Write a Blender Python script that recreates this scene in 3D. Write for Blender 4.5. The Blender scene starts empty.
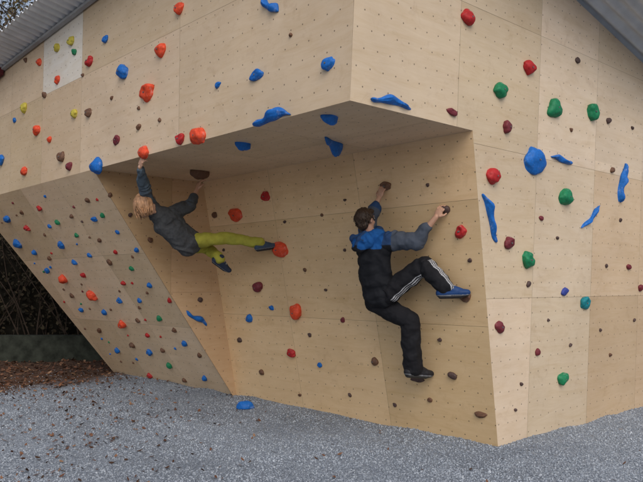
import math, random, bpy, bmesh
import numpy as np
from mathutils import Vector, Matrix, noise
random.seed(7); rng=np.random.default_rng(7)
scn=bpy.context.scene; COL=scn.collection
scn.view_settings.view_transform='Standard'; scn.view_settings.look='None'; scn.view_settings.exposure=0

# ------------------------------------------------------------------ survey frame
F=717.0; TH=math.atan(44/717); CAM=Vector((0,0,1.6))
def ray(px,py):
    dx=(px-321.5)/F; dy=(241-py)/F
    return Vector((dx, math.cos(TH)-dy*math.sin(TH), math.sin(TH)+dy*math.cos(TH)))
def P(px,py,Y):
    r=ray(px,py); return CAM+r*(Y/r.y)
A=Vector((-0.676,0.737,0)).normalized(); B=Vector((0.737,0.676,0)); B=(B-A*B.dot(A)).normalized(); Z=Vector((0,0,1))
C0=Vector((1.736,7.16,0))
def W(a,b,z): return C0+A*a+B*b+Z*z
HC=3.04; BF=-2.22; BT=-.61; A1=4.36; A2=8.14; A3=9.0; BE=3.85
def zr(a,b): return 5.42-.196*(b-BF)-.05*a

# ------------------------------------------------------------------ helpers
def link(o,parent=None):
    COL.objects.link(o)
    if parent: o.parent=parent
    return o
def empty(name,loc,label,cat,group=None):
    e=bpy.data.objects.new(name,None); e.location=loc; e.empty_display_size=.1; COL.objects.link(e)
    e["label"]=label; e["category"]=cat
    if group: e["group"]=group
    return e
def N(nt,t,**k):
    n=nt.nodes.new(t)
    for a,b in k.items(): setattr(n,a,b)
    return n
def newmat(name,rough=.7,spec=.3):
    m=bpy.data.materials.new(name); m.use_nodes=True; nt=m.node_tree
    b=nt.nodes["Principled BSDF"]; b.inputs["Roughness"].default_value=rough; b.inputs["Specular IOR Level"].default_value=spec
    return m,nt,b
def ramp(nt,fac,stops):
    r=N(nt,"ShaderNodeValToRGB"); el=r.color_ramp.elements
    while len(el)>1: el.remove(el[0])
    el[0].position=stops[0][0]; el[0].color=(*stops[0][1],1)
    for p,c in stops[1:]:
        e=el.new(p); e.color=(*c,1)
    nt.links.new(fac,r.inputs[0]); return r.outputs[0]
def mixc(nt,f,a,b,mode='MIX'):
    m=N(nt,"ShaderNodeMix",data_type='RGBA',blend_type=mode)
    for s,v in ((0,f),(6,a),(7,b)):
        if hasattr(v,'links') or hasattr(v,'is_output'): nt.links.new(v,m.inputs[s])
        elif s==0: m.inputs[0].default_value=v
        else: m.inputs[s].default_value=(*v,1)
    return m.outputs[2]
def noiz(nt,vec,scale,detail=3,rough=.5,dist=0):
    n=N(nt,"ShaderNodeTexNoise"); n.inputs["Scale"].default_value=scale; n.inputs["Detail"].default_value=detail
    n.inputs["Roughness"].default_value=rough; n.inputs["Distortion"].default_value=dist
    if vec is not None: nt.links.new(vec,n.inputs["Vector"])
    return n.outputs["Fac"]
def bump(nt,b,h,s,d):
    bp=N(nt,"ShaderNodeBump"); bp.inputs["Strength"].default_value=s; bp.inputs["Distance"].default_value=d
    nt.links.new(h,bp.inputs["Height"]); nt.links.new(bp.outputs[0],b.inputs["Normal"])
def math_(nt,op,a,b=None,c=None):
    m=N(nt,"ShaderNodeMath",operation=op)
    for i,v in enumerate((a,b,c)):
        if v is None: continue
        if hasattr(v,'is_output'): nt.links.new(v,m.inputs[i])
        else: m.inputs[i].default_value=v
    return m.outputs[0]

# ------------------------------------------------------------------ materials
def plywood():
    m,nt,b=newmat("plywood",.5,.35); L=nt.links
    uv=N(nt,"ShaderNodeUVMap"); at=N(nt,"ShaderNodeAttribute",attribute_name="tint")
    sep=N(nt,"ShaderNodeSeparateXYZ"); L.new(uv.outputs[0],sep.inputs[0])
    u,v=sep.outputs[0],sep.outputs[1]; rnd=at.outputs["Alpha"]
    cz=N(nt,"ShaderNodeCombineXYZ")
    L.new(math_(nt,'MULTIPLY',u,1.1),cz.inputs[0]); L.new(math_(nt,'MULTIPLY',v,6.0),cz.inputs[1]); L.new(math_(nt,'MULTIPLY',rnd,61.0),cz.inputs[2])
    g1=noiz(nt,cz.outputs[0],1.5,5,.6,1.4)
    cz2=N(nt,"ShaderNodeCombineXYZ")
    L.new(math_(nt,'MULTIPLY',u,4.0),cz2.inputs[0]); L.new(math_(nt,'MULTIPLY',v,60.0),cz2.inputs[1]); L.new(math_(nt,'MULTIPLY',rnd,31.0),cz2.inputs[2])
    g2=noiz(nt,cz2.outputs[0],1.5,3,.6,.2)
    cz3=N(nt,"ShaderNodeCombineXYZ"); L.new(u,cz3.inputs[0]); L.new(v,cz3.inputs[1]); L.new(math_(nt,'MULTIPLY',rnd,17.0),cz3.inputs[2])
    g3=noiz(nt,cz3.outputs[0],.9,4,.55,0)
    g4=noiz(nt,cz3.outputs[0],5.0,6,.75,.8)
    f=math_(nt,'ADD',math_(nt,'MULTIPLY',g1,.72),math_(nt,'MULTIPLY',g2,.28))
    c=ramp(nt,f,[(.28,(.62,.465,.30)),(.43,(.68,.525,.36)),(.55,(.705,.555,.395)),(.72,(.735,.59,.43))])
    c=mixc(nt,1.0,c,ramp(nt,g3,[(.3,(.88,.87,.86)),(.6,(1.0,1.0,1.0)),(.8,(1.06,1.06,1.05))]),'MULTIPLY')
    c=mixc(nt,1.0,c,ramp(nt,g4,[(.28,(.88,.85,.82)),(.45,(1,1,1)),(.62,(1,1,1)),(.75,(1.05,1.05,1.05))]),'MULTIPLY')
    tone=math_(nt,'MULTIPLY_ADD',rnd,.20,.90)
    tc=N(nt,"ShaderNodeCombineColor"); L.new(tone,tc.inputs[0]); L.new(tone,tc.inputs[1]); L.new(math_(nt,'MULTIPLY_ADD',rnd,.28,.85),tc.inputs[2])
    c=mixc(nt,1.0,c,tc.outputs[0],'MULTIPLY'); c=mixc(nt,1.0,c,at.outputs["Color"],'MULTIPLY')
    vk=N(nt,"ShaderNodeTexVoronoi"); vk.inputs["Scale"].default_value=2.0
    mk=N(nt,"ShaderNodeMapping"); mk.inputs["Scale"].default_value=(.55,1,1); L.new(cz3.outputs[0],mk.inputs[0]); L.new(mk.outputs[0],vk.inputs["Vector"])
    kn=math_(nt,'MULTIPLY',math_(nt,'LESS_THAN',vk.outputs["Distance"],.04),.22)
    c=mixc(nt,kn,c,(.28,.15,.07))
    S=.155
    row=math_(nt,'DIVIDE',v,S); rf=math_(nt,'FLOOR',row)
    par=math_(nt,'MULTIPLY',math_(nt,'MODULO',math_(nt,'ABSOLUTE',rf),2.0),.5)
    col=math_(nt,'ADD',math_(nt,'DIVIDE',u,S),par)
    cf=math_(nt,'FLOOR',col)
    jv=N(nt,"ShaderNodeTexWhiteNoise",noise_dimensions='2D'); cj=N(nt,"ShaderNodeCombineXYZ"); L.new(cf,cj.inputs[0]); L.new(rf,cj.inputs[1]); L.new(cj.outputs[0],jv.inputs["Vector"])
    js=N(nt,"ShaderNodeSeparateColor"); L.new(jv.outputs["Color"],js.inputs[0])
    fu=math_(nt,'SUBTRACT',math_(nt,'SUBTRACT',col,cf),math_(nt,'MULTIPLY_ADD',js.outputs[0],.08,.46))
    fv=math_(nt,'SUBTRACT',math_(nt,'SUBTRACT',row,rf),math_(nt,'MULTIPLY_ADD',js.outputs[1],.08,.46))
    d=math_(nt,'SQRT',math_(nt,'ADD',math_(nt,'MULTIPLY',fu,fu),math_(nt,'MULTIPLY',fv,fv)))
    hole=math_(nt,'LESS_THAN',d,.046)
    c=mixc(nt,math_(nt,'MULTIPLY',hole,.80),c,(.09,.06,.04))
    L.new(c,b.inputs["Base Color"])
    bump(nt,b,math_(nt,'SUBTRACT',math_(nt,'MULTIPLY',g2,.12),hole),.35,.004)
    return m
PLY=plywood()
DARK,nt_,b_=newmat("dark_gap",.9,.1); b_.inputs["Base Color"].default_value=(.22,.145,.09,1)

def simple(name,col,rough=.7,spec=.3,var=.15,scale=20,bmp=0.0,metal=0):
    m,nt,b=newmat(name,rough,spec); tc=N(nt,"ShaderNodeTexCoord")
    n=noiz(nt,tc.outputs["Object"],scale,4,.6)
    lo=tuple(x*(1-var) for x in col); hi=tuple(min(1,x*(1+var)) for x in col)
    nt.links.new(ramp(nt,n,[(.3,lo),(.7,hi)]),b.inputs["Base Color"]); b.inputs["Metallic"].default_value=metal
    if bmp: bump(nt,b,n,bmp,.01)
    return m
HM={}
for k,c in dict(r=(.42,.02,.022),o=(.68,.07,.025),b=(.010,.13,.47),g=(.012,.19,.08),y=(.50,.42,.06),d=(.16,.025,.035),n=(.14,.07,.042),k=(.082,.050,.045),u=(.04,.06,.28),t=(.01,.20,.24)).items():
    m=simple("hold_resin_"+k,c,.55,.3,.2,45,.2)
    nt=m.node_tree; b=nt.nodes["Principled BSDF"]; tc=N(nt,"ShaderNodeTexCoord"); src=b.inputs["Base Color"].links[0].from_socket
    ch=noiz(nt,tc.outputs["Object"],14,4,.7)
    cc=mixc(nt,math_(nt,'MULTIPLY',math_(nt,'MINIMUM',math_(nt,'MAXIMUM',math_(nt,'MULTIPLY_ADD',ch,5.0,-2.9),0.0),1.0),.30),src,(.6,.58,.56)); nt.links.new(cc,b.inputs["Base Color"]); HM[k]=m
STEEL=simple("bolt_steel",(.12,.12,.12),.4,.5,.1,50)
ROOFM=simple("corrugated_sheet_metal",(.60,.62,.64),.55,.4,.14,3,.05)
TRIM=simple("grey_trim",(.36,.37,.385),.6,.3,.15,6)
RED=simple("dark_red_beam",(.12,.02,.025),.7,.3,.2,6)

# ------------------------------------------------------------------ building
bld=empty("climbing_wall",W(4,1,0),"plywood-clad bouldering wall building with deep overhang and corrugated roof","climbing wall")
BL=Vector(bld.location)
def clip(poly,axis,val,keep_gt):
    out=[]
    for i in range(len(poly)):
        p,q=poly[i],poly[(i+1)%len(poly)]
        ip=(p[axis]>=val) if keep_gt else (p[axis]<=val); iq=(q[axis]>=val) if keep_gt else (q[axis]<=val)
        if ip: out.append(p)
        if ip!=iq:
            t=(val-p[axis])/(q[axis]-p[axis]); out.append((p[0]+(q[0]-p[0])*t,p[1]+(q[1]-p[1])*t))
    return out
FACES={}
def wallpart(name,O,U,V,outward,polys,us,vs,tint,special=None,contain=None):
    Nn=U.cross(V).normalized()
    if Nn.dot(outward)<0: Nn=-Nn
    me=bpy.data.meshes.new(name); verts=[];fs=[];uvs=[];tn=[];mi=[]
    def add(poly,off,t,m):
        pts=[O+U*u+V*v+Nn*off-BL for u,v in poly]
        nrm=(pts[1]-pts[0]).cross(pts[2]-pts[0])
        poly=list(poly)
        if nrm.dot(Nn)<0: pts.reverse(); poly.reverse()
        s=len(verts); verts.extend(pts); fs.append(list(range(s,s+len(pts)))); uvs.extend(poly); tn.extend([t]*len(pts)); mi.append(m)
    g=.0012
    for poly in polys:
        add(poly,-.008,(1,1,1,1),1)
        for i in range(len(us)-1):
            for j in range(len(vs)-1):
                q=clip(poly,0,us[i]+g,True); q=q and clip(q,0,us[i+1]-g,False); q=q and clip(q,1,vs[j]+g,True); q=q and clip(q,1,vs[j+1]-g,False)
                if q and len(q)>=3:
                    cu=sum(x[0] for x in q)/len(q); cv=sum(x[1] for x in q)/len(q)
                    ar=abs(sum(q[k][0]*q[(k+1)%len(q)][1]-q[(k+1)%len(q)][0]*q[k][1] for k in range(len(q))))/2
                    if ar<1e-4: continue
                    t=tint
                    if special:
                        s=special(cu,cv)
                        if s: t=s
                    add(q,0,(*t,random.random()),0)
    me.from_pydata([tuple(v) for v in verts],[],fs)
    ul=me.uv_layers.new(name="UVMap"); ul.data.foreach_set("uv",np.array(uvs,dtype=np.float32).ravel())
    ca=me.color_attributes.new("tint",'FLOAT_COLOR','CORNER'); ca.data.foreach_set("color",np.array(tn,dtype=np.float32).ravel())
    me.polygons.foreach_set("material_index",mi)
    me.materials.append(PLY); me.materials.append(DARK)
    o=link(bpy.data.objects.new(name,me),bld)
    FACES[name]=(O,U,V,Nn,contain or polys)
    return o
def spF(u,v):
    if 4.75<u<6.05 and v>4.3: return (1.16,1.36,1.72)
    if 4.75<u<6.05: return (.90,.86,.82)
    if 6.05<u<7.3 and v<4.3: return (.95,.92,.88)
def spS(u,v):
    if u>1.77 and v<1.5: return (.86,.81,.77)
    if 1.77<u and 1.5<v<2.9: return (.93,.89,.85)
    if u<.52: return (.98,.985,1.0)
wallpart("front_face",C0+B*BF,A,Z,-B,[[(-.182,HC),(A3,HC),(A3,zr(A3,BF)),(-.32,zr(-.3,BF))]],[-.5,2.35,4.75,6.05,7.3,8.55,9.8],[3.0,4.3,5.6],(1.0,.98,.97),spF)
VS=(Z-.06*A).normalized()
wallpart("side_face",C0,B,VS,-A,[[(BF,HC+.0055),(BE,HC+.0055),(BE,zr(-.3,BE)),(BF,zr(-.3,BF))],[(0,-.12),(BE,-.12),(BE,HC+.0055),(-.61,HC+.0055),(0,0)]],
   [-2.3,-.85,.52,1.77,3.02,4.27],[-.2,1.47,2.93,4.2,5.6],(1.0,1.02,1.07),spS)
VR=(B*BT+Z*HC).normalized()
wallpart("recess_face",C0,A,VR,-B,[[(0,-.1),(A1,-.1),(A1,3.1),(-.182,3.1),(0,0)]],[-.3,1.4,2.9,4.4],[-.2,1.22,2.46,3.3],(1.15,1.04,.86))  # warm tint puts the recess's orange bounced light into the plywood colour
VL=(B*BF+Z*HC).normalized()
wallpart("sloped_face",C0,A,VL,-B,[[(A1,-.12),(A2-.03,-.12),(A3,3.764),(A1,3.764)]],[4.3,5.61,6.86,8.11,9.4],[-.2,1.25,2.5,3.9],(1.15,1.10,1.04))
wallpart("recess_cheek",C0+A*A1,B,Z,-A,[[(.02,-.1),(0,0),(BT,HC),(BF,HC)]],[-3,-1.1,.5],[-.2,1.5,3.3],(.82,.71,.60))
wallpart("overhang_ceiling",C0+Z*HC,A,B,-Z,[[(-.182,BF),(A1,BF),(A1,BT),(-.182,BT)]],[-.3,1.1,2.35,3.6,4.8],[-2.5,-1.2,0],(1.05,1.0,.94))
wallpart("end_face",C0+A*A3,B,Z,A,[[(BF,HC),(BE,HC),(BE,zr(A3,BE)),(BF,zr(A3,BF))]],[-2.3,-.85,.4,1.65,2.9,4.2],[3,4.3,5.6],(.95,.92,.9))
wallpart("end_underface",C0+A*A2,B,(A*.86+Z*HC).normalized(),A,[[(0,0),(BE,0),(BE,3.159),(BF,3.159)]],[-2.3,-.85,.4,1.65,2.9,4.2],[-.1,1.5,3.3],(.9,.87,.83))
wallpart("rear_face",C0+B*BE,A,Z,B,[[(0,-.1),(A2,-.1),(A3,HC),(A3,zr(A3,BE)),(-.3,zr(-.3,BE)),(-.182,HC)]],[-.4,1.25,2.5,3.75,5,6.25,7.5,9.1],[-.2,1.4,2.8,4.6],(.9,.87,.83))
def roof():
    a0,a1,b0,b1=-1.05,A3+.35,BF-.48,BE+.4
    n=int((a1-a0)/.02); bs=[b0,b0+.03,-1,1,b1]
    vs=[];fs=[]
    for k,off in enumerate((.035,.043)):
        for b in bs:
            for i in range(n+1):
                a=a0+(a1-a0)*i/n
                vs.append(W(a,b,zr(a,b)+off+.024*math.sin(2*math.pi*a/.16))-BL)
    M=n+1;K=len(bs)
    for k in range(2):
        for r in range(K-1):
            for i in range(n):
                s=k*K*M+r*M+i; fs.append((s,s+1,s+M+1,s+M))
    for i in range(n): fs.append((i,i+1,K*M+i+1,K*M+i))
    for r in range(K-1):
        s=r*M; fs.append((s,s+M,K*M+s+M,K*M+s)); s=r*M+n; fs.append((s,s+M,K*M+s+M,K*M+s))
    me=bpy.data.meshes.new("roof"); me.from_pydata([tuple(v) for v in vs],[],fs); me.materials.append(ROOFM)
    for p in me.polygons: p.use_smooth=True
    link(bpy.data.objects.new("roof",me),bld)
roof()
def slab(name,pts8,mat,parent,base):
    me=bpy.data.meshes.new(name); me.from_pydata([tuple(p-base) for p in pts8],[],[(0,1,2,3),(7,6,5,4),(0,4,5,1),(1,5,6,2),(2,6,7,3),(3,7,4,0)])
    me.materials.append(mat); o=bpy.data.objects.new(name,me); bv=o.modifiers.new("b",'BEVEL'); bv.width=.004; bv.segments=2
    return link(o,parent)
def beam(name,a0,a1,b0,b1,dz0,dz1,mat):
    q=[(a0,b0),(a1,b0),(a1,b1),(a0,b1)]
    slab(name,[W(a,b,zr(a,b)+dz0) for a,b in q]+[W(a,b,zr(a,b)+dz1) for a,b in q],mat,bld,BL)
beam("rafter",-1.0,-.95,BF-.4,BE+.3,-.10,.005,TRIM)
beam("purlin",-.32,7.6,BF-.075,BF-.02,-.03,.005,TRIM)
beam("purlin",7.62,A3+.2,BF-.20,BF-.03,-.10,.005,RED)

# ------------------------------------------------------------------ climbing holds
def inside(u,v,poly):
    c=False;n=len(poly)
    for i in range(n):
        x1,y1=poly[i];x2,y2=poly[(i+1)%n]
        if (y1>v)!=(y2>v) and u<(x2-x1)*(v-y1)/(y2-y1)+x1: c=not c
    return c
def uvat(px,py,f):
    O,U,V,Nn,_=FACES[f]; r=ray(px,py+.01); t=(O-CAM).dot(Nn)/(r.dot(Nn) or 1e-9)
    d=CAM+r*t-O; return t,d.dot(U),d.dot(V)
def hit(px,py):
    best=None
    for f in ("front_face","side_face","recess_face","sloped_face","recess_cheek","overhang_ceiling"):
        t,u,v=uvat(px,py,f)
        if t>0 and any(inside(u,v,p) for p in FACES[f][4]) and (best is None or t<best[0]): best=(t,f,u,v)
    return best
def holdmesh(w,h,dep,seed,kind,mat,bolt):
    bm=bmesh.new(); bmesh.ops.create_icosphere(bm,subdivisions=3 if max(w,h)<.12 else 4,radius=1)
    s=Vector((seed*3.17,seed*1.3,seed*.77)); rr=random.Random(seed)
    cut=rr.random(); skew=rr.uniform(-.35,.35); tap=rr.uniform(-.3,.3); lip=rr.choice((0,0,1))
    for v in bm.verts:
        c=v.co.copy()
        n1=noise.noise(c*.9+s); n2=noise.noise(c*1.9+s); n3=noise.noise(c*5+s)
        r=1+.30*n1+.12*n2+.02*n3
        c=c*r
        if kind=='rail':
            c.y=c.y*(1+.3*math.sin(c.x*5+seed))+.55*math.sin(c.x*3.2+seed)
            c.z*=1+.35*math.sin(c.x*7+seed*2)
        else:
            c.x+=skew*c.y*.5; c.x*=1+tap*c.y
            if lip: c.z+=.35*c.y*max(c.z,0)
            dd=(c.x**2+(c.y-.25)**2)
            if cut>.6: c.z-=.40*math.exp(-dd*5)*(c.z>0)
        if c.z<0: c.z*=.06
        else: c.z=c.z**.8 if c.z<1 else c.z
        v.co=Vector((c.x*w/2,c.y*h/2,c.z*dep))
    for f in bm.faces: f.smooth=True
    if bolt:
        z=max(v.co.z for v in bm.verts if abs(v.co.x)<w*.12 and abs(v.co.y)<h*.2)
        r=bmesh.ops.create_cone(bm,cap_ends=True,segments=12,radius1=.009,radius2=.008,depth=.02,matrix=Matrix.Translation((0,0,z-.008)))
        fs=set(f for v in r['verts'] for f in v.link_faces)
        for f in fs: f.material_index=1
    me=bpy.data.meshes.new("climbing_hold"); bm.to_mesh(me); bm.free(); me.materials.append(mat); me.materials.append(STEEL); return me
CN=dict(r="red",o="orange-red",b="blue",g="green",y="yellow",d="dark maroon",n="brown",k="dark brown",u="violet-blue",t="teal")
FN=dict(front_face="the upper front plywood face",side_face="the pale plywood side face",recess_face="the overhung recess wall",sloped_face="the sloping plywood face",recess_cheek="the recess side panel",overhang_ceiling="the overhang ceiling")
HC_=[0]; PLACED=[]
def place(f,u,v,w,h,c,kind='blob',ang=0):
    HC_[0]+=1; seed=HC_[0]; PLACED.append((f,u,v))
    O,U,V,Nn,_=FACES[f]
    if f in("recess_face","side_face") and c in "kn" and max(w,h)<.085: w*=.76;h*=.76
    dep=min(.085,max(.022,.46*min(w,h))) if kind=='blob' else max(.035,h*.75)
    if f=="overhang_ceiling": dep*=1.7
    if f=="sloped_face": w*=.86;h*=.86
    bolt=(kind=='blob' and min(w,h)>.095)
    me=holdmesh(w,h,dep,seed,kind,HM[c],bolt)
    X=U.copy(); Yv=Nn.cross(X).normalized()
    if Yv.dot(V)<0: X=-X; Yv=-Yv
    X=Yv.cross(Nn).normalized()
    M=Matrix((X,Yv,Nn)).transposed().to_4x4(); M=Matrix.Translation(O+U*u+V*v)@M@Matrix.Rotation(ang,4,'Z')
    o=bpy.data.objects.new("climbing_hold",me); o.matrix_world=M; COL.objects.link(o)
    size="long moulded" if kind=='rail' else ("large moulded" if max(w,h)>.16 else ("small" if max(w,h)<.09 else "moulded"))
    o["label"]="%s %s hold bolted to %s"%(size,CN[c],FN[f]); o["category"]="climbing hold"; o["group"]="climbing holds bolted to the plywood wall"
blobs="""180,9,o,8,11;106,39,b,8,7;162,50,o,9,13;124,72,b,13,14;148,93,o,18,16;90,61,r,8,10;72,41,y,9,9;58,48,y,6,8;75,52,g,5,6;40,62,o,6,7;25,108,y,5,9;58,80,o,5,7;38,130,o,8,10;75,114,y,7,9;89,113,n,5,9;25,171,o,8,9;2,160,b,8,10;98,166,b,15,16;117,140,d,7,9;62,157,n,7,10;70,166,d,6,8;139,108,n,3,4;218,85,b,7,6;257,75,b,16,11;329,64,b,12,14;199,136,o,15,18;181,139,r,10,11;145,153,o,12,13;243,143,b,14,8;331,116,b,16,13;45,95,n,4,6;15,120,b,4,5;50,140,o,4,6;200,171,n,16,9;139,127,n,4,6;112,98,n,3,4;26,60,n,4,5;83,75,n,3,4;160,120,n,4,4;291,35,n,3,4;
467,18,r,14,15;452,112,d,12,8;499,90,g,11,15;528,68,r,15,14;553,108,g,12,17;591,112,g,8,17;506,127,d,7,12;632,128,k,5,5;533,160,b,23,27;492,176,r,17,15;564,197,g,16,17;541,218,d,6,5;508,243,d,9,12;527,260,g,12,16;564,291,u,8,8;584,303,t,9,12;528,284,k,4,8;499,327,d,9,11;561,379,g,7,13;537,352,d,4,7;606,266,k,4,5;628,267,d,4,6;521,384,k,4,5;610,355,n,4,5;515,410,k,4,4;612,170,n,6,6;608,121,k,4,6;640,288,d,5,7;557,238,k,3,5;577,60,k,4,6;634,320,k,4,5;571,130,n,4,5;600,330,k,4,4;548,320,k,3,4;620,220,k,4,5;570,345,k,4,5;
266,196,r,9,10;237,215,o,12,14;281,249,o,13,15;297,312,o,10,16;259,287,d,8,11;292,353,r,10,8;250,318,b,5,8;461,231,r,10,13;375,361,n,6,8;386,186,n,12,9;446,210,k,8,9;453,376,k,8,7;481,415,n,11,6;272,308,b,4,5;326,290,k,4,4;343,320,d,4,5;320,365,b,5,5;350,395,k,4,5;465,297,n,12,9;418,379,k,12,6;224,250,k,4,4;240,340,k,5,5;262,372,n,5,5;305,270,n,4,5;345,250,k,4,4;322,215,n,4,4;300,395,n,5,4;430,400,n,6,6;440,340,k,5,5;470,260,k,5,6;345,200,k,4,4;285,222,k,4,4;215,215,n,5,6;310,335,k,5,5;395,405,k,5,5;428,185,k,4,5;
8,219,b,11,8;18,243,b,9,10;40,208,r,6,7;62,245,b,9,8;58,222,g,5,6;75,262,b,6,6;95,219,b,9,6;88,200,n,5,6;103,215,g,6,6;64,278,o,10,9;93,295,o,11,10;123,324,o,11,8;110,262,n,6,6;124,283,r,6,5;137,250,b,5,6;120,300,b,6,6;150,285,b,7,6;160,318,g,5,6;77,235,g,6,5;50,258,n,5,5;105,312,b,6,6;133,345,n,6,6;150,352,b,8,6;170,365,g,5,6;185,343,b,6,6;185,380,n,5,5;205,378,b,6,6;28,228,r,7,7;35,252,b,6,6;72,216,n,5,5;50,226,b,5,5;84,275,r,6,6;48,270,b,6,6;100,240,n,5,5;118,232,b,5,5;116,252,r,5,5;132,268,g,5,5;140,300,b,5,5;82,310,b,6,5;72,295,n,5,5;138,320,n,5,5;170,300,r,5,5;175,330,n,5,5;118,350,b,6,5;150,375,r,6,5;100,330,n,5,5;200,355,n,5,5;90,255,b,5,5;110,195,n,4,5;22,212,n,5,5;148,335,r,5,5;163,350,n,4,5;
130,215,k,4,4;150,240,n,5,5;200,300,k,5,5;160,215,k,4,4"""
rails="""262,-2,279,14,8,b;254,122,292,112,10,b;370,97,409,106,8,b;482,192,496,240,8,b;551,157,574,163,5,b;624,165,618,204,8,b;582,228,600,206,5,b;186,311,206,325,5,b;327,136,341,150,8,b"""
for it in blobs.replace("\n","").split(";"):
    x,y,c,w,h=it.split(","); x=float(x);y=float(y);w=float(w);h=float(h)
    b=hit(x,y)
    if not b: continue
    t,f,u,v=b
    u1,v1=uvat(x-w/2,y,f)[1:]; u2,v2=uvat(x+w/2,y,f)[1:]; u3,v3=uvat(x,y-h/2,f)[1:]; u4,v4=uvat(x,y+h/2,f)[1:]
    su=abs(u1-u2); sv=abs(v3-v4)
    real=max(w,h)/F*t
    su=min(su,real*1.25)*1.02; sv=min(sv,real*1.25)*1.02
    place(f,u,v,max(su,.035),max(sv,.035),c)
for it in rails.split(";"):
    a=it.split(","); x1,y1,x2,y2,w=map(float,a[:5]); b=hit((x1+x2)/2,(y1+y2)/2)
    if not b: continue
    t,f,u,v=b; u1,v1=uvat(x1,y1,f)[1:]; u2,v2=uvat(x2,y2,f)[1:]
    O,U,V,Nn,_=FACES[f]
    X=U.copy(); Yv=Nn.cross(X).normalized()
    sx=1
    if Yv.dot(V)<0: sx=-1
    ln=math.hypot(u2-u1,v2-v1)
    place(f,(u1+u2)/2,(v1+v2)/2,ln*.95,w/F*t,a[5],'rail',math.atan2(v2-v1,(u2-u1)*sx))
hr=random.Random(21); k=0; tries=0
while k<38 and tries<4000:      # many tiny screw-on footholds on the sloping face
    tries+=1; u=hr.uniform(4.5,8.6); v=hr.uniform(.25,3.6)
    if not inside(u,v,FACES["sloped_face"][4][0]) or u>8.0+v*.22-.12 or any(f=="sloped_face" and math.hypot(u-a,v-b)<.20 for f,a,b in PLACED): continue
    s=hr.uniform(.04,.062); place("sloped_face",u,v,s,s*hr.uniform(.8,1.2),hr.choice("nnnkbbrgd")); k+=1
me=holdmesh(.22,.15,.09,401,'blob',HM['b'],False); o=bpy.data.objects.new("climbing_hold",me)
o.location=P(244,408,9.25); o.location.z=.03; COL.objects.link(o); o["label"]="blue moulded hold lying loose on the gravel"; o["category"]="climbing hold"; o["group"]="climbing holds bolted to the plywood wall"

# ------------------------------------------------------------------ people
def cloth_mat(name,rough=.85):
    m,nt,b=newmat(name,rough,.2); at=N(nt,"ShaderNodeAttribute",attribute_name="Col"); tc=N(nt,"ShaderNodeTexCoord")
    n=noiz(nt,tc.outputs["Object"],9,4,.6); n2=noiz(nt,tc.outputs["Object"],220,2,.5)
    c=mixc(nt,1.0,at.outputs["Color"],ramp(nt,n,[(.3,(.8,.8,.8)),(.7,(1.12,1.12,1.12))]),'MULTIPLY')
    nt.links.new(c,b.inputs["Base Color"]); bump(nt,b,n2,.25,.003); return m
CLOTH=cloth_mat("fabric"); 
SKIN,nt_,b_=newmat("skin",.5,.35); at_=N(nt_,"ShaderNodeAttribute",attribute_name="Col"); nt_.links.new(at_.outputs["Color"],b_.inputs["Base Color"]); b_.inputs["Subsurface Weight"].default_value=.08; b_.inputs["Subsurface Scale"].default_value=.01
def hairmat():
    m,nt,b=newmat("hair",.5,.35); at=N(nt,"ShaderNodeAttribute",attribute_name="Col"); tc=N(nt,"ShaderNodeTexCoord")
    mp=N(nt,"ShaderNodeMapping"); mp.inputs["Scale"].default_value=(110,110,10); nt.links.new(tc.outputs["Object"],mp.inputs[0])
    n=noiz(nt,mp.outputs[0],1,3,.6); c=mixc(nt,1.0,at.outputs["Color"],ramp(nt,n,[(.3,(.5,.5,.5)),(.7,(1.35,1.3,1.2))]),'MULTIPLY')
    nt.links.new(c,b.inputs["Base Color"]); bump(nt,b,n,.5,.005); return m
HAIR=hairmat()
SHOE=cloth_mat("shoe_leather",.5)

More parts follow.
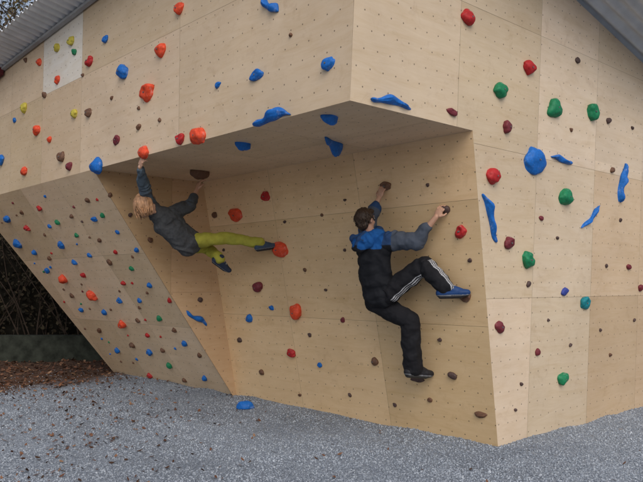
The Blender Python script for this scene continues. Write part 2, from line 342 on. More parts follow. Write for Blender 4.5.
class Build:
    def __init__(s): s.bm=bmesh.new()
    def cap(s,p1,p2,r1,r2,side=None,k=1.0,seg=20):
        d=(p2-p1); L=d.length; d=d.normalized() if L>1e-6 else Z.copy()
        if side is None: side=d.orthogonal()
        e1=(side-d*side.dot(d)).normalized(); e2=d.cross(e1); rings=[]
        for i in range(1,6):
            t=-math.pi/2+math.pi/2*i/5; rings.append((p1+d*(r1*math.sin(t)),r1*math.cos(t)))
        for i in range(0,5):
            t=math.pi/2*i/5; rings.append((p2+d*(r2*math.sin(t)),r2*math.cos(t)))
        vr=[]
        for c,r in rings:
            vr.append([s.bm.verts.new(c+e1*(k*r*math.cos(2*math.pi*j/seg))+e2*(r*math.sin(2*math.pi*j/seg))) for j in range(seg)])
        a=s.bm.verts.new(p1-d*r1); b=s.bm.verts.new(p2+d*r2)
        for q in range(len(vr)-1):
            for j in range(seg): s.bm.faces.new((vr[q][j],vr[q][(j+1)%seg],vr[q+1][(j+1)%seg],vr[q+1][j]))
        for j in range(seg):
            s.bm.faces.new((a,vr[0][(j+1)%seg],vr[0][j])); s.bm.faces.new((b,vr[-1][j],vr[-1][(j+1)%seg]))
    def ell(s,c,e1,e2,e3):
        M=Matrix((e1,e2,e3)).transposed().to_4x4()
        if M.determinant()<0: M=Matrix((e2,e1,e3)).transposed().to_4x4()
        bmesh.ops.create_uvsphere(s.bm,u_segments=20,v_segments=14,radius=1,matrix=Matrix.Translation(c)@M)
    def chain(s,pts,rs,side=None,k=1.0,seg=20):
        for i in range(len(pts)-1): s.cap(pts[i],pts[i+1],rs[i],rs[i+1],side,k,seg)
    def out(s,name,parent,base,voxel,sm,mat,colfn,disp=None):
        me=bpy.data.meshes.new(name); bmesh.ops.recalc_face_normals(s.bm,faces=s.bm.faces); s.bm.to_mesh(me); s.bm.free()
        tmp=bpy.data.objects.new("tmp",me); COL.objects.link(tmp)
        r=tmp.modifiers.new("r",'REMESH'); r.mode='VOXEL'; r.voxel_size=voxel
        if sm: q=tmp.modifiers.new("s",'SMOOTH'); q.iterations=sm; q.factor=.5
        dg=bpy.context.evaluated_depsgraph_get(); m2=bpy.data.meshes.new_from_object(tmp.evaluated_get(dg))
        bpy.data.objects.remove(tmp); m2.name=name
        if disp:
            ns=[(v.co.copy(),v.normal.copy()) for v in m2.vertices]
            for v,(c,n) in zip(m2.vertices,ns): v.co=c+n*disp(c)
        ca=m2.color_attributes.new("Col",'FLOAT_COLOR','POINT')
        arr=np.ones((len(m2.vertices),4),dtype=np.float32)
        for i,v in enumerate(m2.vertices): arr[i,:3]=colfn(v.co)
        ca.data.foreach_set("color",arr.ravel())
        m2.transform(Matrix.Translation(-base)); m2.materials.clear(); m2.materials.append(mat)
        for p in m2.polygons: p.use_smooth=True
        return link(bpy.data.objects.new(name,m2),parent)
def folds(amp,bones,fr=9,loose=1.0):
    """cloth folds: soft diagonal creases wrapping each limb, tighter near the joints, plus ridged drapes"""
    def f(c):
        best=None
        for p,q in bones:
            t=seg_t(c,p,q); d=(c-(p+(q-p)*t)).length
            if best is None or d<best[0]: best=(d,p,q,t)
        d,p,q,t=best; ax=(q-p); L=ax.length; ax=ax/L; rel=c-(p+ax*L*t); e1=ax.orthogonal().normalized(); ang=math.atan2(rel.dot(ax.cross(e1)),rel.dot(e1))
        n=noise.noise(c*5+Vector((3,7,1)))
        joint=max(0,1-min(t,1-t)*L/.16)
        ph=t*L*48+1.6*math.sin(ang+4*n)+5*n
        s=math.sin(ph); s=(abs(s)**.7)*(1 if s>0 else -1)
        big=noise.noise(c*fr)
        rid=1-2.4*abs(noise.noise(Vector((c.x*8+c.z*5,c.y*8,c.z*7-c.x*4))+Vector((1,2,3))))
        return amp*(.60*s*(.3+.7*joint)*max(0,min(1,.5+2*noise.noise(c*4.3)))+.8*big*loose+.55*rid*loose+.2*noise.noise(c*30))
    return f
def hand(b,wr,d,n,thumb_sign,sc=1.0,curl=1.0):
    d=d.normalized(); n=(n-d*n.dot(d)).normalized(); s=d.cross(n).normalized()*thumb_sign
    b.ell(wr+d*.045*sc+n*.004,s*.041*sc,d*.052*sc,n*.016*sc)
    ln=[(.040,.026,.021),(.045,.029,.022),(.042,.027,.021),(.033,.021,.018)]
    for i in range(4):
        p=wr+d*(.083-.004*abs(i-1))*sc+s*(.031-.021*i)*sc; ang=math.radians(18+4*i); r=.0098*sc
        for q,l in enumerate(ln[i]):
            dr=(d*math.cos(ang)+n*math.sin(ang)+s*(.10-.06*i)).normalized(); p2=p+dr*l*sc
            b.cap(p,p2,r,r*.9,seg=10); p=p2; r*=.9; ang+=math.radians(42*curl)
    p=wr+d*.022*sc+s*.03*sc; d1=(d*.65+s*.7+n*.35).normalized(); p2=p+d1*.040*sc; b.cap(p,p2,.0135*sc,.011*sc,seg=10)
    d2=(d*.85+s*.15+n*.5).normalized(); p3=p2+d2*.03*sc; b.cap(p2,p3,.0105*sc,.009*sc,seg=10)
def head(b,c,f,u,k=1.0):
    f=f.normalized(); u=(u-f*u.dot(f)).normalized(); r=f.cross(u)
    b.ell(c+(u*.02-f*.012)*k,r*.077*k,f*.095*k,u*.098*k)
    b.ell(c+(u*-.035+f*.025)*k,r*.058*k,f*.066*k,u*.085*k)
    b.ell(c+(u*-.098+f*.064)*k,r*.026*k,f*.022*k,u*.02*k)
    b.cap(c+(f*.088+u*.014)*k,c+(f*.106-u*.02)*k,.009*k,.0135*k)
    b.ell(c+(f*.074+u*.032)*k,r*.052*k,f*.02*k,u*.012*k)
    b.ell(c+(f*.082-u*.052)*k,r*.024*k,f*.014*k,u*.009*k)
    for s in (-1,1):
        b.ell(c+(r*.079*s-u*.008-f*.008)*k,r*.012*k,f*.019*k,u*.031*k)
        b.ell(c+(r*.035*s-u*.03+f*.062)*k,r*.022*k,f*.02*k,u*.02*k)
    return f,u,r
def eyes(c,f,u,r,k,parent,base):
    for s in (-1,1):
        bm=bmesh.new(); bmesh.ops.create_uvsphere(bm,u_segments=16,v_segments=12,radius=.0125*k)
        me=bpy.data.meshes.new("eye"); bm.to_mesh(me); bm.free(); ca=me.color_attributes.new("Col",'FLOAT_COLOR','POINT')
        for i,v in enumerate(me.vertices):
            g=v.co.normalized().dot(f); ca.data[i].color=(.01,.01,.01,1) if g>.95 else ((.12,.07,.03,1) if g>.84 else (.75,.73,.70,1))
        me.materials.append(SKIN); o=bpy.data.objects.new("eye",me); o.location=c+(f*.078+r*.032*s+u*.008)*k-base; link(o,parent)
def footframe(ank,toe,down,k):
    dn=down.normalized(); d=(toe-(ank+dn*.06*k)).normalized(); dn=(dn-d*dn.dot(d)).normalized()
    heel=ank+dn*.055*k-d*.045*k; return d,dn,heel
def shoe(parent,base,ank,toe,down,col,sole,k=1.0,label=None):
    d,dn,heel=footframe(ank,toe,down,k); L=.27*k
    ball=heel+d*L*.66; tip=heel+d*L*.90; side=d.cross(dn)
    b=Build()
    b.cap(ank-dn*.020,ank+dn*.02,.050*k,.050*k)
    b.cap(ank+dn*.02,heel,.047*k,.042*k); b.cap(heel,ball,.040*k,.041*k,side,1.15); b.cap(ank+dn*.015+d*.02,ball-dn*.006,.050*k,.040*k,side,1.05)
    b.cap(ball,tip,.040*k,.029*k,side,1.25)
    b.cap(heel+dn*.034*k,ball+dn*.032*k,.019*k,.021*k,side,2.1)
    b.cap(ball+dn*.032*k,tip+dn*.016*k,.021*k,.016*k,side,2.1)
    def cf(co):
        h=(co-heel).dot(dn); x=(co-heel).dot(d); s=(co-heel).dot(side)
        if h>.024*k: return sole
        if h>.017*k: return (.20,.21,.23)
        if .05<x<.15 and abs(s)<.02 and math.sin(x*190)>.3: return (.4,.4,.42)
        return col
    o=b.out("shoe",parent,base,.006,2,SHOE,cf); 
    if label: o["label"]=label
def foot(b,ank,toe,down,k):
    d,dn,heel=footframe(ank,toe,down,k)
    b.chain([ank,heel+d*.03+dn*.0,heel+d*.18*k],[.032*k,.026*k,.022*k])

def offR(px,py,dist):
    O,U,V,Nn,_=FACES["recess_face"]; r=ray(px,py); t=((O-CAM).dot(Nn)+dist)/r.dot(Nn); return CAM+r*t
def seg_t(c,p,q):
    d=q-p; return max(0,min(1,(c-p).dot(d)/d.length_squared))
def dseg(c,p,q): return (c-(p+(q-p)*seg_t(c,p,q))).length

# ---- adult climber
def man():
    J=dict(pel=offR(381,296,.30),waist=offR(375,276,.34),chest=offR(374,252,.34),neck=offR(372,237,.32),head=offR(366,220,.33),
     ls=offR(364,244,.30),le=offR(372,214,.20),lw=offR(379,198,.09),lh=offR(382,189,.05),
     rs=offR(389,241,.30),re=offR(417,241,.19),rw=offR(436,217,.09),rh=offR(441,209,.05),
     rhip=offR(388,293,.30),rk=offR(425,265,.13),ra=offR(445,287,.14),rt=offR(468,293,.04),
     lhip=offR(376,301,.28),lk=offR(410,321,.20),la=offR(413,366,.20))
    J['lt']=J['la']+B*.17-Z*.09-A*.05
    base=J['la'].copy(); base.z-=.1
    e=empty("person",base,"climber in black and blue jacket and striped trousers gripping the wall","person")
    sk=(.50,.29,.20); nn=FACES["recess_face"][3]
    b=Build()
    b.chain([J['pel'],J['waist'],J['chest'],J['neck']],[.10,.095,.105,.055],A,1.35)
    b.chain([J['neck'],J['head']-Z*.03],[.055,.052])
    b.chain([J['chest'],J['ls'],J['le'],J['lw']],[.07,.052,.040,.026]); b.chain([J['chest'],J['rs'],J['re'],J['rw']],[.07,.052,.042,.027])
    for h,k_,a in (('rhip','rk','ra'),('lhip','lk','la')): b.chain([J['pel'],J[h],J[k_],J[a]],[.09,.082,.055,.036])
    foot(b,J['ra'],J['rt'],-Z,1.0); foot(b,J['la'],J['lt'],-Z,1.0)
    f,u,r=head(b,J['head'],Vector((.72,.70,.10)),Vector((-.06,.0,1)),1.03)
    hand(b,J['lw'],J['lh']-J['lw']+Z*.02,-nn,1,1.05); hand(b,J['rw'],J['rh']-J['rw']+Z*.01,-nn,-1,1.05)
    hc=J['head']
    def skinc(c):
        l=c-hc
        if l.length<.16:
            if (l-(f*.09-u*.052)).length<.02: return (.42,.14,.12)
            n=noise.noise(c*40)*.04; return (sk[0]+n,sk[1]+n*.5-.01,sk[2])
        return sk
    b.out("body",e,base,.0055,3,SKIN,skinc)
    eyes(hc,f,u,r,1.03,e,base)
    b=Build(); b.ell(hc-f*.030+u*.032,r*.092,f*.098,u*.100); b.ell(hc+f*.045+u*.085,r*.07,f*.055,u*.034); b.ell(hc-f*.058-u*.045,r*.070,f*.046,u*.062)
    for s in (-1,1): b.ell(hc+r*.072*s-f*.012+u*.02,r*.02,f*.05,u*.045)
    rr=random.Random(3)
    for i in range(150):
        dv=Vector((rr.gauss(0,1),rr.gauss(0,1),rr.gauss(0,1))).normalized()
        if dv.dot(u)<-.1 and dv.dot(f)>-.2: continue
        p=hc-f*.024+u*.036+ (r*dv.dot(r)*.086+f*dv.dot(f)*.094+u*dv.dot(u)*.094); b.cap(p,p+(dv*.35+f*.15-u*.8+r*rr.gauss(0,.3)).normalized()*.05,.009,.004,seg=6)
    b.out("hair",e,base,.004,1,HAIR,lambda c:(.045,.026,.016),lambda c:.002*noise.noise(c*90))
    b=Build()
    lowt=J['pel']+(J['waist']-J['pel'])*.15
    b.chain([lowt,J['waist'],J['chest'],J['neck']-Z*.03],[.146,.142,.142,.092],A,1.28)
    b.cap(lowt-Z*.02+A*.03,lowt-Z*.02-A*.03,.142,.142)
    b.cap(J['chest']+Z*.02+A*.1,J['chest']+Z*.02-A*.1,.10,.10)
    b.chain([J['chest']+Z*.06,J['ls'],J['ls'].lerp(J['le'],1.0)],[.10,.088,.068]); b.cap(J['le'],J['le'].lerp(J['lw'],.40),.068,.058)
    b.chain([J['chest']+Z*.06,J['rs'],J['re']],[.10,.096,.080]); b.cap(J['re'],J['re'].lerp(J['rw'],.50),.075,.057)
    for rr_,zz,rad in ((.100,-.012,.042),(.088,.030,.031)):
        for i in range(9):
            t0=math.pi*2*i/9; t1=math.pi*2*(i+1)/9
            q=lambda t:J['neck']+Z*(zz+.02)+A*math.cos(t)*rr_-B*math.sin(t)*rr_+Z*(-.03*math.sin(t))
            b.cap(q(t0),q(t1),rad,rad)
    b.ell(J['neck']-B*.135-Z*.045,A*.130,B*.070,Z*.095); b.ell(J['neck']-B*.165-Z*.10+A*.02,A*.085,B*.05,Z*.075)
    b.cap(J['neck']-B*.17-Z*.01+A*.09,J['neck']-B*.19-Z*.05-A*.07,.030,.026)
    def jc(c):
        blue=(.014,.10,.33); slate=(.068,.082,.110); black=(.014,.015,.019)
        dl=dseg(c,J['ls'],J['le']); dr=min(dseg(c,J['rs'],J['re']),dseg(c,J['re'],J['rw']))
        x=(c-J['rs']).dot((J['re']-J['rs']).normalized())
        if dr<.115 and x>.05: return slate
        if dl<.092 and c.z>J['ls'].z+.04: return slate
        hd=c-(J['neck']-Z*.06)
        if Vector((hd.x,hd.y,hd.z*1.35)).length<.222+.018*noise.noise(c*9): return blue if hd.z>-.08+.02*noise.noise(c*11) else black
        if c.z>J['chest'].z+.06: return (.025,.06,.15)
        sd=(c-J['chest']).dot(A)
        if sd>.12 and J['chest'].z-.10<c.z<J['chest'].z+.05 and abs((c-J['chest']).dot(B)+.03)<.014: return (.45,.47,.5)
        return black
    b.out("jacket",e,base,.007,2,CLOTH,jc,folds(.018,[(J['pel'],J['chest']),(J['rs'],J['re']),(J['re'],J['rw']),(J['ls'],J['le'])],8,1.15))
    b=Build()
    b.cap(J['pel']+Z*.06,J['pel'],.115,.12,A,1.35)
    b.chain([J['pel'],J['rhip'],J['rk'],J['rk'].lerp(J['ra'],.5),J['ra']],[.11,.116,.090,.090,.082])
    b.chain([J['pel'],J['lhip'],J['lk'],J['lk'].lerp(J['la'],.5),J['la']+(J['la']-J['lk']).normalized()*.01],[.11,.116,.098,.100,.096])
    def tc(c):
        best=None
        for h,k_,side in (('rhip','rk',-A),('rk','ra',-A),('lhip','lk',A),('lk','la',A)):
            dd=dseg(c,J[h],J[k_])
            if best is None or dd<best[0]: best=(dd,h,k_,side)
        dd,h,k_,side=best; p,q=J[h],J[k_]; ax=(q-p).normalized(); t=seg_t(c,p,q); rel=c-(p+(q-p)*t)
        side=(side-ax*side.dot(ax)).normalized(); w=ax.cross(side); ang=math.atan2(rel.dot(w),rel.dot(side)); s=ang*rel.length
        if t>.03 and any(abs(s-k*.026)<.0062 for k in (-1,0,1)): return (.48,.49,.52)
        return (.013,.013,.016)
    b.out("trousers",e,base,.006,2,CLOTH,tc,folds(.016,[(J['rhip'],J['rk']),(J['rk'],J['ra']),(J['lhip'],J['lk']),(J['lk'],J['la'])],8,1.0))
    shoe(e,base,J['ra'],J['rt'],-Z,(.015,.05,.16),(.03,.03,.035),1.08,"dark blue climbing shoe on the raised foot")
    shoe(e,base,J['la'],J['lt'],-Z,(.020,.020,.024),(.035,.035,.035),1.15)
man()

# ---- younger climber hanging from the edge of the overhang
def kid():
    J=dict(pel=P(188,242,8.88),waist=P(179,234,8.82),chest=P(166,222,8.72),neck=P(155,211,8.60),head=P(147,205,8.48),
     ls=P(150,204,8.56),le=P(143,184,8.27),lw=P(140,167,7.99),lh=P(142,158,7.92),
     rs=P(173,214,8.76),re=P(190,205,8.86),rw=P(197,190,8.98),rh=P(200,178,9.02),
     rhip=P(192,241,8.86),rk=P(227,238,8.95),ra=P(260,243,8.90),rt=P(279,245,9.02),
     lhip=P(191,246,8.95),lk=P(207,247,9.22),la=P(220,259,9.02),lt=P(229,270,9.10))
    base=J['pel'].copy()
    e=empty("person",base,"young climber in grey jacket and lime trousers hanging from overhang edge","person")
    sk=(.55,.32,.22); k=1.02
    side=(J['rs']-J['ls']).normalized()
    b=Build()
    b.chain([J['pel'],J['waist'],J['chest'],J['neck']],[.085,.078,.085,.048],side,1.25)
    b.chain([J['neck'],J['head']],[.046,.044])
    b.chain([J['chest'],J['ls'],J['le'],J['lw']],[.06,.042,.033,.024]); b.chain([J['chest'],J['rs'],J['re'],J['rw']],[.06,.042,.036,.027])
    b.chain([J['pel'],J['rhip'],J['rk'],J['ra']],[.08,.068,.045,.032]); b.chain([J['pel'],J['lhip'],J['lk'],J['la']],[.08,.068,.045,.032])
    RD=Vector((.15,.1,-1)); LD=Vector((-.3,.5,-.8))
    foot(b,J['ra'],J['rt'],RD,.92); foot(b,J['la'],J['lt'],LD,.92)
    f,u,r=head(b,J['head'],Vector((.72,.55,.22)),Vector((-.32,.05,.94)),k)
    hand(b,J['lw'],J['lh']-J['lw'],B,1,1.0); hand(b,J['rw'],J['rh']-J['rw'],B+Z*.3,-1,1.12,.8)
    hc=J['head']
    b.out("body",e,base,.0055,3,SKIN,lambda c:(.42,.14,.12) if (c-hc-(f*.09-u*.052)*k).length<.019 else sk)
    eyes(hc,f,u,r,k,e,base)
    b=Build(); b.ell(hc-f*.028+u*.026,r*.104,f*.108,u*.108); b.ell(hc+f*.035+u*.075,r*.085,f*.065,u*.045); b.ell(hc-f*.05-u*.06,r*.096,f*.066,u*.085)
    rr=random.Random(5)
    for i in range(200):
        az=rr.uniform(-math.pi,math.pi)
        if abs(az)<.85: continue
        rad=rr.uniform(.96,1.10); dirv=f*math.cos(az)+r*math.sin(az); ln=rr.uniform(.06,.15); sw=r*rr.gauss(0,.012)+f*rr.gauss(0,.010)
        top=hc-f*.028+u*.03
        pts=[top+dirv*.05+u*.105*rad,top+dirv*.098*rad+u*.055,top+dirv*.113*rad-u*.01+sw*.5,top+dirv*(.112*rad)-u*ln*.55-Z*.01+sw,top+dirv*(.082*rad)-u*ln-Z*.03+sw*1.6]
        b.chain(pts,[.009,.010,.010,.008,.003],seg=6)
    for i in range(26):
        s=rr.uniform(-.07,.07); b.chain([hc+u*.125+r*s*.5,hc+f*.07+u*.105+r*s*.9,hc+f*.098+u*.05+r*(s+.01)],[.011,.011,.004],seg=6)
    b.out("hair",e,base,.0045,1,HAIR,lambda c:tuple(x*(.8+.5*max(0,min(1,.5+noise.noise(c*25)))) for x in (.40,.225,.125)),None)
    b=Build()
    low=J['pel'].lerp(J['waist'],-.08)
    b.chain([low,J['waist'],J['chest'],J['neck']],[.150,.142,.142,.078],side,1.18)
    b.chain([J['chest'],J['ls'],J['le'],J['le'].lerp(J['lw'],.88)],[.10,.076,.060,.044])
    b.chain([J['chest'],J['rs'],J['re'],J['re'].lerp(J['rw'],.5)],[.11,.094,.073,.052])
    b.cap(J['neck']-f*.03,J['neck']-f*.06+Z*.01,.07,.06)
    def jc(c):
        h=1+.25*noise.noise(c*45)
        dl=min(dseg(c,J['ls'],J['le']),dseg(c,J['le'],J['lw']))
        if dl<.080 and c.z>J['ls'].z+.0: return (.085*h,.115*h,.145*h)
        if dseg(c,J['re'],J['rw'])<.075: return (.070*h,.080*h,.095*h)
        return (.068*h,.071*h,.076*h)
    b.out("jacket",e,base,.007,2,CLOTH,jc,folds(.017,[(J['pel'],J['chest']),(J['rs'],J['re']),(J['re'],J['rw']),(J['ls'],J['le']),(J['le'],J['lw'])],8,1.1))
    b=Build()
    b.cap(J['pel'].lerp(J['waist'],.25),J['pel'],.102,.108,side,1.15)
    b.chain([J['pel'],J['rhip'],J['rk'],J['ra']],[.10,.098,.070,.056]); b.chain([J['pel'],J['lhip'],J['lk'],J['la']],[.10,.098,.074,.060])
    b.out("trousers",e,base,.007,2,CLOTH,lambda c:(.38,.36,.055),folds(.014,[(J['rhip'],J['rk']),(J['rk'],J['ra']),(J['lhip'],J['lk']),(J['lk'],J['la'])],8,1.0))
    shoe(e,base,J['ra'],J['rt'],RD,(.05,.08,.13),(.03,.03,.035),.96,"grey-blue climbing shoe pressed on a red hold")
    shoe(e,base,J['la'],J['lt'],LD,(.03,.04,.07),(.03,.03,.035),.96)
kid()

# ------------------------------------------------------------------ ground
def rel(x,y):
    d=Vector((x,y,0))-C0; return d.dot(A),d.dot(B)
def ground_h(x,y):
    a,b=rel(x,y); d=max(-b if -1<a<A2+1 else 3, 0); 
    if b>0: d=max(-a,0)
    bank=.05*math.exp(-(d/.55)**2)*(.6+.8*noise.noise(Vector((x*1.4,y*1.4,9))))
    return .035*noise.noise(Vector((x*.8,y*.8,0)))+.018*noise.noise(Vector((x*2.6,y*2.6,5)))+bank
def axis(lo,hi,f0,f1,fine,coarse):
    v=[];x=lo
    while x<hi:
        v.append(x); x+= fine if f0<=x<f1 else coarse
    v.append(hi); return v
xs=axis(-150,150,-12,8,.1,6); ys=axis(-60,200,3,18,.1,6)
vs=[(x,y,ground_h(x,y) if -12<=x<=8 and 3<=y<=18 else -.0) for y in ys for x in xs]; nx=len(xs)
fs=[(j*nx+i,j*nx+i+1,(j+1)*nx+i+1,(j+1)*nx+i) for j in range(len(ys)-1) for i in range(nx-1)]
me=bpy.data.meshes.new("ground"); me.from_pydata(vs,[],fs)
for p in me.polygons: p.use_smooth=True
gm,nt,b=newmat("gravel_ground",.85,.25); tc=N(nt,"ShaderNodeTexCoord"); ob=tc.outputs["Object"]
vo=N(nt,"ShaderNodeTexVoronoi"); vo.inputs["Scale"].default_value=60; nt.links.new(ob,vo.inputs["Vector"])
sc=N(nt,"ShaderNodeSeparateColor"); nt.links.new(vo.outputs["Color"],sc.inputs[0])
c=ramp(nt,sc.outputs[0],[(0,(.17,.195,.235)),(.5,(.25,.28,.325)),(1,(.35,.385,.43))])
big=noiz(nt,ob,.5,4,.6); c=mixc(nt,1.0,c,ramp(nt,big,[(.35,(.75,.75,.75)),(.65,(1.1,1.1,1.1))]),'MULTIPLY')
sp=N(nt,"ShaderNodeSeparateXYZ"); nt.links.new(ob,sp.inputs[0])
edge=math_(nt,'ADD',math_(nt,'MULTIPLY_ADD',sp.outputs[0],-1.25,-17.8),sp.outputs[1])
edge=math_(nt,'ADD',edge,math_(nt,'MULTIPLY',noiz(nt,ob,1.3,6,.7),3.0))
mk=math_(nt,'MULTIPLY',edge,.8); mk=math_(nt,'MINIMUM',math_(nt,'MAXIMUM',mk,0.0),1.0)
soil=ramp(nt,noiz(nt,ob,25,5,.7),[(.3,(.04,.025,.018)),(.5,(.10,.055,.035)),(.7,(.16,.09,.055))])
c=mixc(nt,mk,c,soil); nt.links.new(c,b.inputs["Base Color"]); bump(nt,b,vo.outputs["Distance"],.7,.02)
me.materials.append(gm); g=link(bpy.data.objects.new("ground",me)); g["kind"]="structure"

def in_building(x,y,m=.02):
    a,b=rel(x,y); return -m<a<A2+m and -m<b<BE+m
def soilness(x,y): return (-1.25*x-16.3+y+1.3*noise.noise(Vector((x*1.1,y*1.1,4))))
def mass(name,templ_v,templ_f,pts,scale,tilt,mat,squash=(1,1,1)):
    n=len(pts); tv=np.array(templ_v,dtype=np.float32); tf=np.array(templ_f,dtype=np.int32); k=len(tv)
    ang=rng.uniform(0,2*np.pi,n); q=rng.normal(size=(n,3))*tilt
    ca,sa=np.cos(ang),np.sin(ang)
    V=np.repeat((tv*np.array(squash))[None],n,0); V=V*scale[:,None,None]*rng.uniform(.75,1.25,(n,1,3))
    x=V[:,:,0]*ca[:,None]-V[:,:,1]*sa[:,None]; y=V[:,:,0]*sa[:,None]+V[:,:,1]*ca[:,None]; z=V[:,:,2]
    t1=q[:,0][:,None]; y2=y*np.cos(t1)-z*np.sin(t1); z2=y*np.sin(t1)+z*np.cos(t1)
    t2=q[:,1][:,None]; x3=x*np.cos(t2)+z2*np.sin(t2); z3=-x*np.sin(t2)+z2*np.cos(t2)
    V=np.stack([x3,y2,z3],-1)+np.array(pts,dtype=np.float32)[:,None,:]
    V=V.reshape(-1,3); Fm=(tf[None]+(np.arange(n)*k)[:,None,None]).reshape(-1,tf.shape[1])
    me=bpy.data.meshes.new(name); me.vertices.add(len(V)); me.vertices.foreach_set("co",V.astype(np.float32).ravel())
    me.loops.add(Fm.size); me.loops.foreach_set("vertex_index",Fm.ravel().astype(np.int32)); me.polygons.add(len(Fm))
    me.polygons.foreach_set("loop_start",np.arange(0,Fm.size,tf.shape[1],dtype=np.int32)); me.update(calc_edges=True); me.validate()
    me.materials.append(mat); return me
def island_mat(name,stops,rough=.8,spec=.25,large=False):
    m,nt,b=newmat(name,rough,spec); g=N(nt,"ShaderNodeNewGeometry"); c=ramp(nt,g.outputs["Random Per Island"],stops)
    if large:
        tc=N(nt,"ShaderNodeTexCoord"); c=mixc(nt,1.0,c,ramp(nt,noiz(nt,tc.outputs["Object"],.7,5,.6),[(.35,(.74,.74,.75)),(.5,(.95,.95,.95)),(.68,(1.12,1.12,1.12))]),'MULTIPLY')
    nt.links.new(c,b.inputs["Base Color"]); return m
bm=bmesh.new(); bmesh.ops.create_icosphere(bm,subdivisions=1,radius=1); tv=[tuple(v.co) for v in bm.verts]; tf=[[v.index for v in f.verts] for f in bm.faces]; bm.free()
pts=[]
while len(pts)<78000:
    y=5.2+8.5*random.random()**1.35; x=random.uniform(-.52*y-.6,.52*y+.6)
    if in_building(x,y,.0): continue
    s=soilness(x,y)
    if s>0 and random.random()<min(.93,s*.9): continue
    pts.append((x,y,ground_h(x,y)+.003))
STM=island_mat("gravel_stone",[(0,(.18,.205,.245)),(.3,(.26,.29,.335)),(.75,(.34,.375,.425)),(1,(.48,.515,.56))],.8,.25,True)
szs=rng.uniform(.005,.0115,len(pts)); big_=rng.random(len(pts))<.012; szs[big_]*=1.6
me=mass("gravel",tv,tf,pts,szs,.5,STM,(1,.8,.62)); o=link(bpy.data.objects.new("gravel",me)); o["kind"]="stuff"; o["label"]="loose blue-grey gravel around the climbing wall"; o["category"]="gravel"
LV=[(-1,0,.1),(-.35,-.55,0),(.4,-.5,.05),(1.1,0,.25),(.4,.5,.05),(-.35,.55,0)]; LF=[[0,1,2,3,4,5]]
pts=[]
while len(pts)<5200:
    x=random.uniform(-11,-2.5); y=random.uniform(8.5,16)
    s=soilness(x,y)
    if in_building(x,y,0) or random.random()>max(.02,min(1,.35+s*.35)): continue
    pts.append((x,y,ground_h(x,y)*(y<18)+.012+random.random()*.02))
k=0
while k<900:
    y=random.uniform(5.2,12); x=random.uniform(-.5*y-.3,.5*y)
    if in_building(x,y,.05): continue
    if random.random()>(.04+.9*max(0,(-x-.3)/3.6))*(.35+max(0,noise.noise(Vector((x,y,7)))*2)): continue
    pts.append((x,y,ground_h(x,y)+.016)); k+=1
sz=rng.uniform(.024,.044,len(pts)); sz[5200:]*=.68
LM=island_mat("dry_leaf",[(0,(.05,.03,.02)),(.4,(.12,.055,.034)),(.8,(.20,.095,.052)),(1,(.28,.17,.10))],.7,.2)
me=mass("fallen_leaves",LV,LF,pts,sz,.35,LM); o=link(bpy.data.objects.new("fallen_leaves",me)); o["kind"]="stuff"; o["label"]="dry brown autumn leaves scattered over the ground"; o["category"]="leaves"

# ------------------------------------------------------------------ background
CONC=simple("mossy_old_concrete",(.034,.038,.030),.92,.12,.55,5,.35)
def box(name,x0,x1,y0,y1,z0,z1,mat,parent=None,base=Vector((0,0,0))):
    q=[Vector((x,y,0)) for x,y in ((x0,y0),(x1,y0),(x1,y1),(x0,y1))]
    return slab(name,[p+Z*z0 for p in q]+[p+Z*z1 for p in q],mat,parent,base)
o=box("retaining_wall",-16,-1,15.0,15.25,-.1,.55,CONC); o["label"]="low dark mossy concrete retaining wall behind leaf litter"; o["category"]="wall"
LEAFD=island_mat("evergreen_leaf",[(0,(.008,.014,.006)),(.5,(.020,.035,.014)),(1,(.05,.07,.028))],.6,.3)
LEAFB=island_mat("hedge_leaf",[(0,(.010,.008,.005)),(.5,(.024,.020,.012)),(1,(.050,.038,.022))],.75,.15)
LEAFA=island_mat("autumn_leaf",[(0,(.04,.03,.012)),(.5,(.09,.07,.025)),(1,(.16,.11,.03))],.6,.3)
BARK=simple("bark",(.075,.058,.045),.9,.15,.4,12,.6)
TWIG=simple("hedge_twigs",(.045,.032,.024),.9,.15,.4,12,.4)
Q=[(-1,-.45,0),(.2,-.6,.15),(1.1,0,.0),(.2,.6,.15),(-1,.45,0)]; QF=[[0,1,2,3,4]]
def tube(bm,p,q,r1,r2,seg=7):
    d=(q-p).normalized(); e1=d.orthogonal().normalized(); e2=d.cross(e1)
    a=[bm.verts.new(p+(e1*math.cos(t)+e2*math.sin(t))*r1) for t in [2*math.pi*i/seg for i in range(seg)]]
    b=[bm.verts.new(q+(e1*math.cos(t)+e2*math.sin(t))*r2) for t in [2*math.pi*i/seg for i in range(seg)]]
    for i in range(seg): bm.faces.new((a[i],a[(i+1)%seg],b[(i+1)%seg],b[i]))
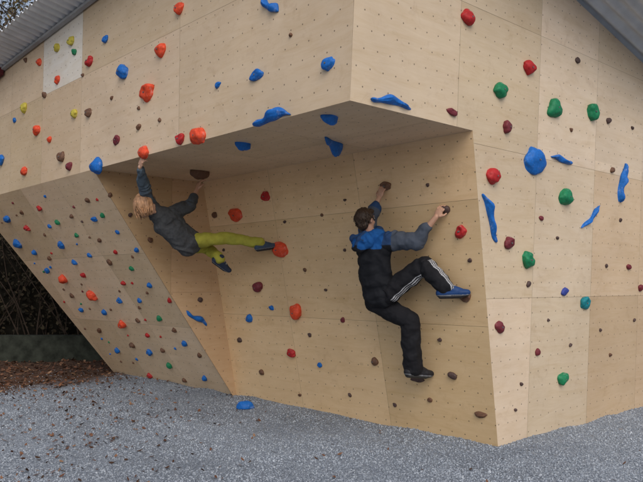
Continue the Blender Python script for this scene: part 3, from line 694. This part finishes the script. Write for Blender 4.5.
def hedge(x0,x1,y0,y1,h,n,label):
    e=empty("hedge",((x0+x1)/2,(y0+y1)/2,0),label,"hedge"); base=Vector(e.location)
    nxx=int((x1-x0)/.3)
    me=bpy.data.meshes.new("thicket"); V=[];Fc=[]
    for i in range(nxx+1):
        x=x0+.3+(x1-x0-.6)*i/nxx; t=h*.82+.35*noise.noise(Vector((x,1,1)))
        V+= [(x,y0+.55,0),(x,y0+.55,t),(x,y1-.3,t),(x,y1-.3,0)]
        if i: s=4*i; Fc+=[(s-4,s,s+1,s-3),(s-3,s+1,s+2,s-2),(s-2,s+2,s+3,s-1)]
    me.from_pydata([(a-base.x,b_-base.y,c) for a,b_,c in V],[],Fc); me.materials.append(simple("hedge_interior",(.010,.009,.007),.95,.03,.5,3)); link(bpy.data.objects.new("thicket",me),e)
    bm=bmesh.new(); tr=random.Random(int(n))
    for i in range(int((x1-x0)*7)):      # bare stems and twigs in front of the thicket
        p=Vector((tr.uniform(x0,x1),y0+tr.uniform(.05,.5),0)); d=Vector((tr.gauss(0,.25),tr.gauss(0,.08),1)).normalized(); r=tr.uniform(.006,.026)
        for s in range(5):
            d=(d+Vector((tr.gauss(0,.18),tr.gauss(0,.08),tr.gauss(0,.1)))).normalized(); q=p+d*h*.17; tube(bm,p-base,q-base,r,r*.8,5)
            if tr.random()<.8:
                dd=(d+Vector((tr.gauss(0,.8),tr.gauss(0,.3),0))).normalized(); tube(bm,q-base,q+dd*tr.uniform(.2,.6)-base,r*.5,r*.2,4)
            p,r=q,r*.8
    me=bpy.data.meshes.new("stems"); bm.to_mesh(me); bm.free(); me.materials.append(TWIG); link(bpy.data.objects.new("stems",me),e)
    pts=[]
    for i in range(n):
        x=random.uniform(x0,x1); hh=h+.5*noise.noise(Vector((x*.8,0,3))); z=random.uniform(.0,1)**.8*hh; d=abs(random.gauss(0,.35))+.45*noise.noise(Vector((x*1.3,z*1.3,0)))
        y=y0+.3+d if random.random()<.8 else random.uniform(y0,y1)
        if z>hh*.8 and random.random()<.5: y=random.uniform(y0,y1)
        pts.append((x-base.x,y-base.y-.15,z))
    me=mass("foliage",Q,QF,pts,rng.uniform(.022,.05,len(pts)),1.6,LEAFB); link(bpy.data.objects.new("foliage",me),e)
hedge(-15,-1,15.6,17.4,3.6,17000,"tall dark twiggy hedge behind the low wall")
hedge(5.3,12,10.5,11.8,3.0,8000,"tall dark twiggy hedge beside the climbing wall")
def treemesh(seed,H,leaves,lmat):
    rr=random.Random(seed); bm=bmesh.new(); tips=[]
    def grow(p,d,r,L,lvl):
        n=4
        for i in range(n):
            d=(d+Vector((rr.gauss(0,.10),rr.gauss(0,.10),rr.gauss(.03,.06)))).normalized(); q=p+d*L/n; r2=r*.86
            tube(bm,p,q,r,r2,8 if lvl<2 else 4)
            if lvl<4 and (i>0 or lvl>0):
                for _ in range(2 if lvl<3 else 1):
                    a=d.orthogonal().normalized(); a.rotate(Matrix.Rotation(rr.uniform(0,6.28),3,d)); nd=(d*.75+a*rr.uniform(.6,1.0)).normalized()
                    grow(q,nd,r2*.5,L*rr.uniform(.45,.65),lvl+1)
            p,r=q,r2
            if lvl>=2: tips.append(p.copy())
    grow(Vector((0,0,-.1)),Vector((0,0,1)),H*.02,H*.75,0)
    t=bpy.data.meshes.new("trunk"); bm.to_mesh(t); bm.free(); t.materials.append(BARK)
    for p in t.polygons: p.use_smooth=True
    pts=[]
    for i in range(leaves):
        c=rr.choice(tips); pts.append(tuple(c+Vector((rr.gauss(0,.22),rr.gauss(0,.22),rr.gauss(0,.2)))))
    c=mass("crown",Q,QF,pts,rng.uniform(.035,.08,len(pts)),1.6,lmat); return t,c
T=[treemesh(11,11,1600,LEAFA),treemesh(12,9,9000,LEAFD)]
spots=[(-10.5,21,0,1.0),(-14,19.5,1,1.1),(-7.5,23,0,1.05),(-17,26,1,1.2),(-4,27,0,1.0),(4,24,1,1.1),(10,20,0,1.0),(12,14,1,1.0),(-20,15,1,1.1)]
for i,(x,y,k,s) in enumerate(spots):
    e=empty("tree",(x,y,0),("bare-branched autumn tree with sparse leaves" if k==0 else "dense dark evergreen tree behind the hedge"),"tree","trees around the climbing wall")
    e.rotation_euler=(0,0,i*1.7); e.scale=(s,s,s)
    for me in T[k]: link(bpy.data.objects.new(me.name.split(".")[0],me),e)

# ------------------------------------------------------------------ light, world, camera
w=bpy.data.worlds.new("World"); scn.world=w; w.use_nodes=True; nt=w.node_tree; bg=nt.nodes["Background"]
sky=nt.nodes.new("ShaderNodeTexSky"); sky.sky_type='NISHITA'; sky.sun_disc=False
EL=math.radians(42); AZ=math.radians(170)
sky.sun_elevation=EL; sky.sun_rotation=AZ; sky.air_density=1.0; sky.dust_density=3.0; sky.ozone_density=1.0
hs=nt.nodes.new("ShaderNodeHueSaturation"); hs.inputs["Saturation"].default_value=.65
nt.links.new(sky.outputs[0],hs.inputs["Color"]); nt.links.new(hs.outputs[0],bg.inputs[0]); bg.inputs[1].default_value=.15
sl=bpy.data.lights.new("sun",'SUN'); sl.energy=1.0; sl.angle=math.radians(50); sl.color=(1,.97,.93)
so=bpy.data.objects.new("sun",sl); COL.objects.link(so)
sd=Vector((math.sin(AZ)*math.cos(EL),math.cos(AZ)*math.cos(EL),math.sin(EL)))
so.rotation_euler=sd.to_track_quat('Z','Y').to_euler()
cd=bpy.data.cameras.new("camera"); cd.sensor_width=36; cd.lens=F/643*36; cd.clip_end=600
co=bpy.data.objects.new("camera",cd); co.location=CAM; co.rotation_euler=(math.pi/2+TH,0,0); COL.objects.link(co); scn.camera=co
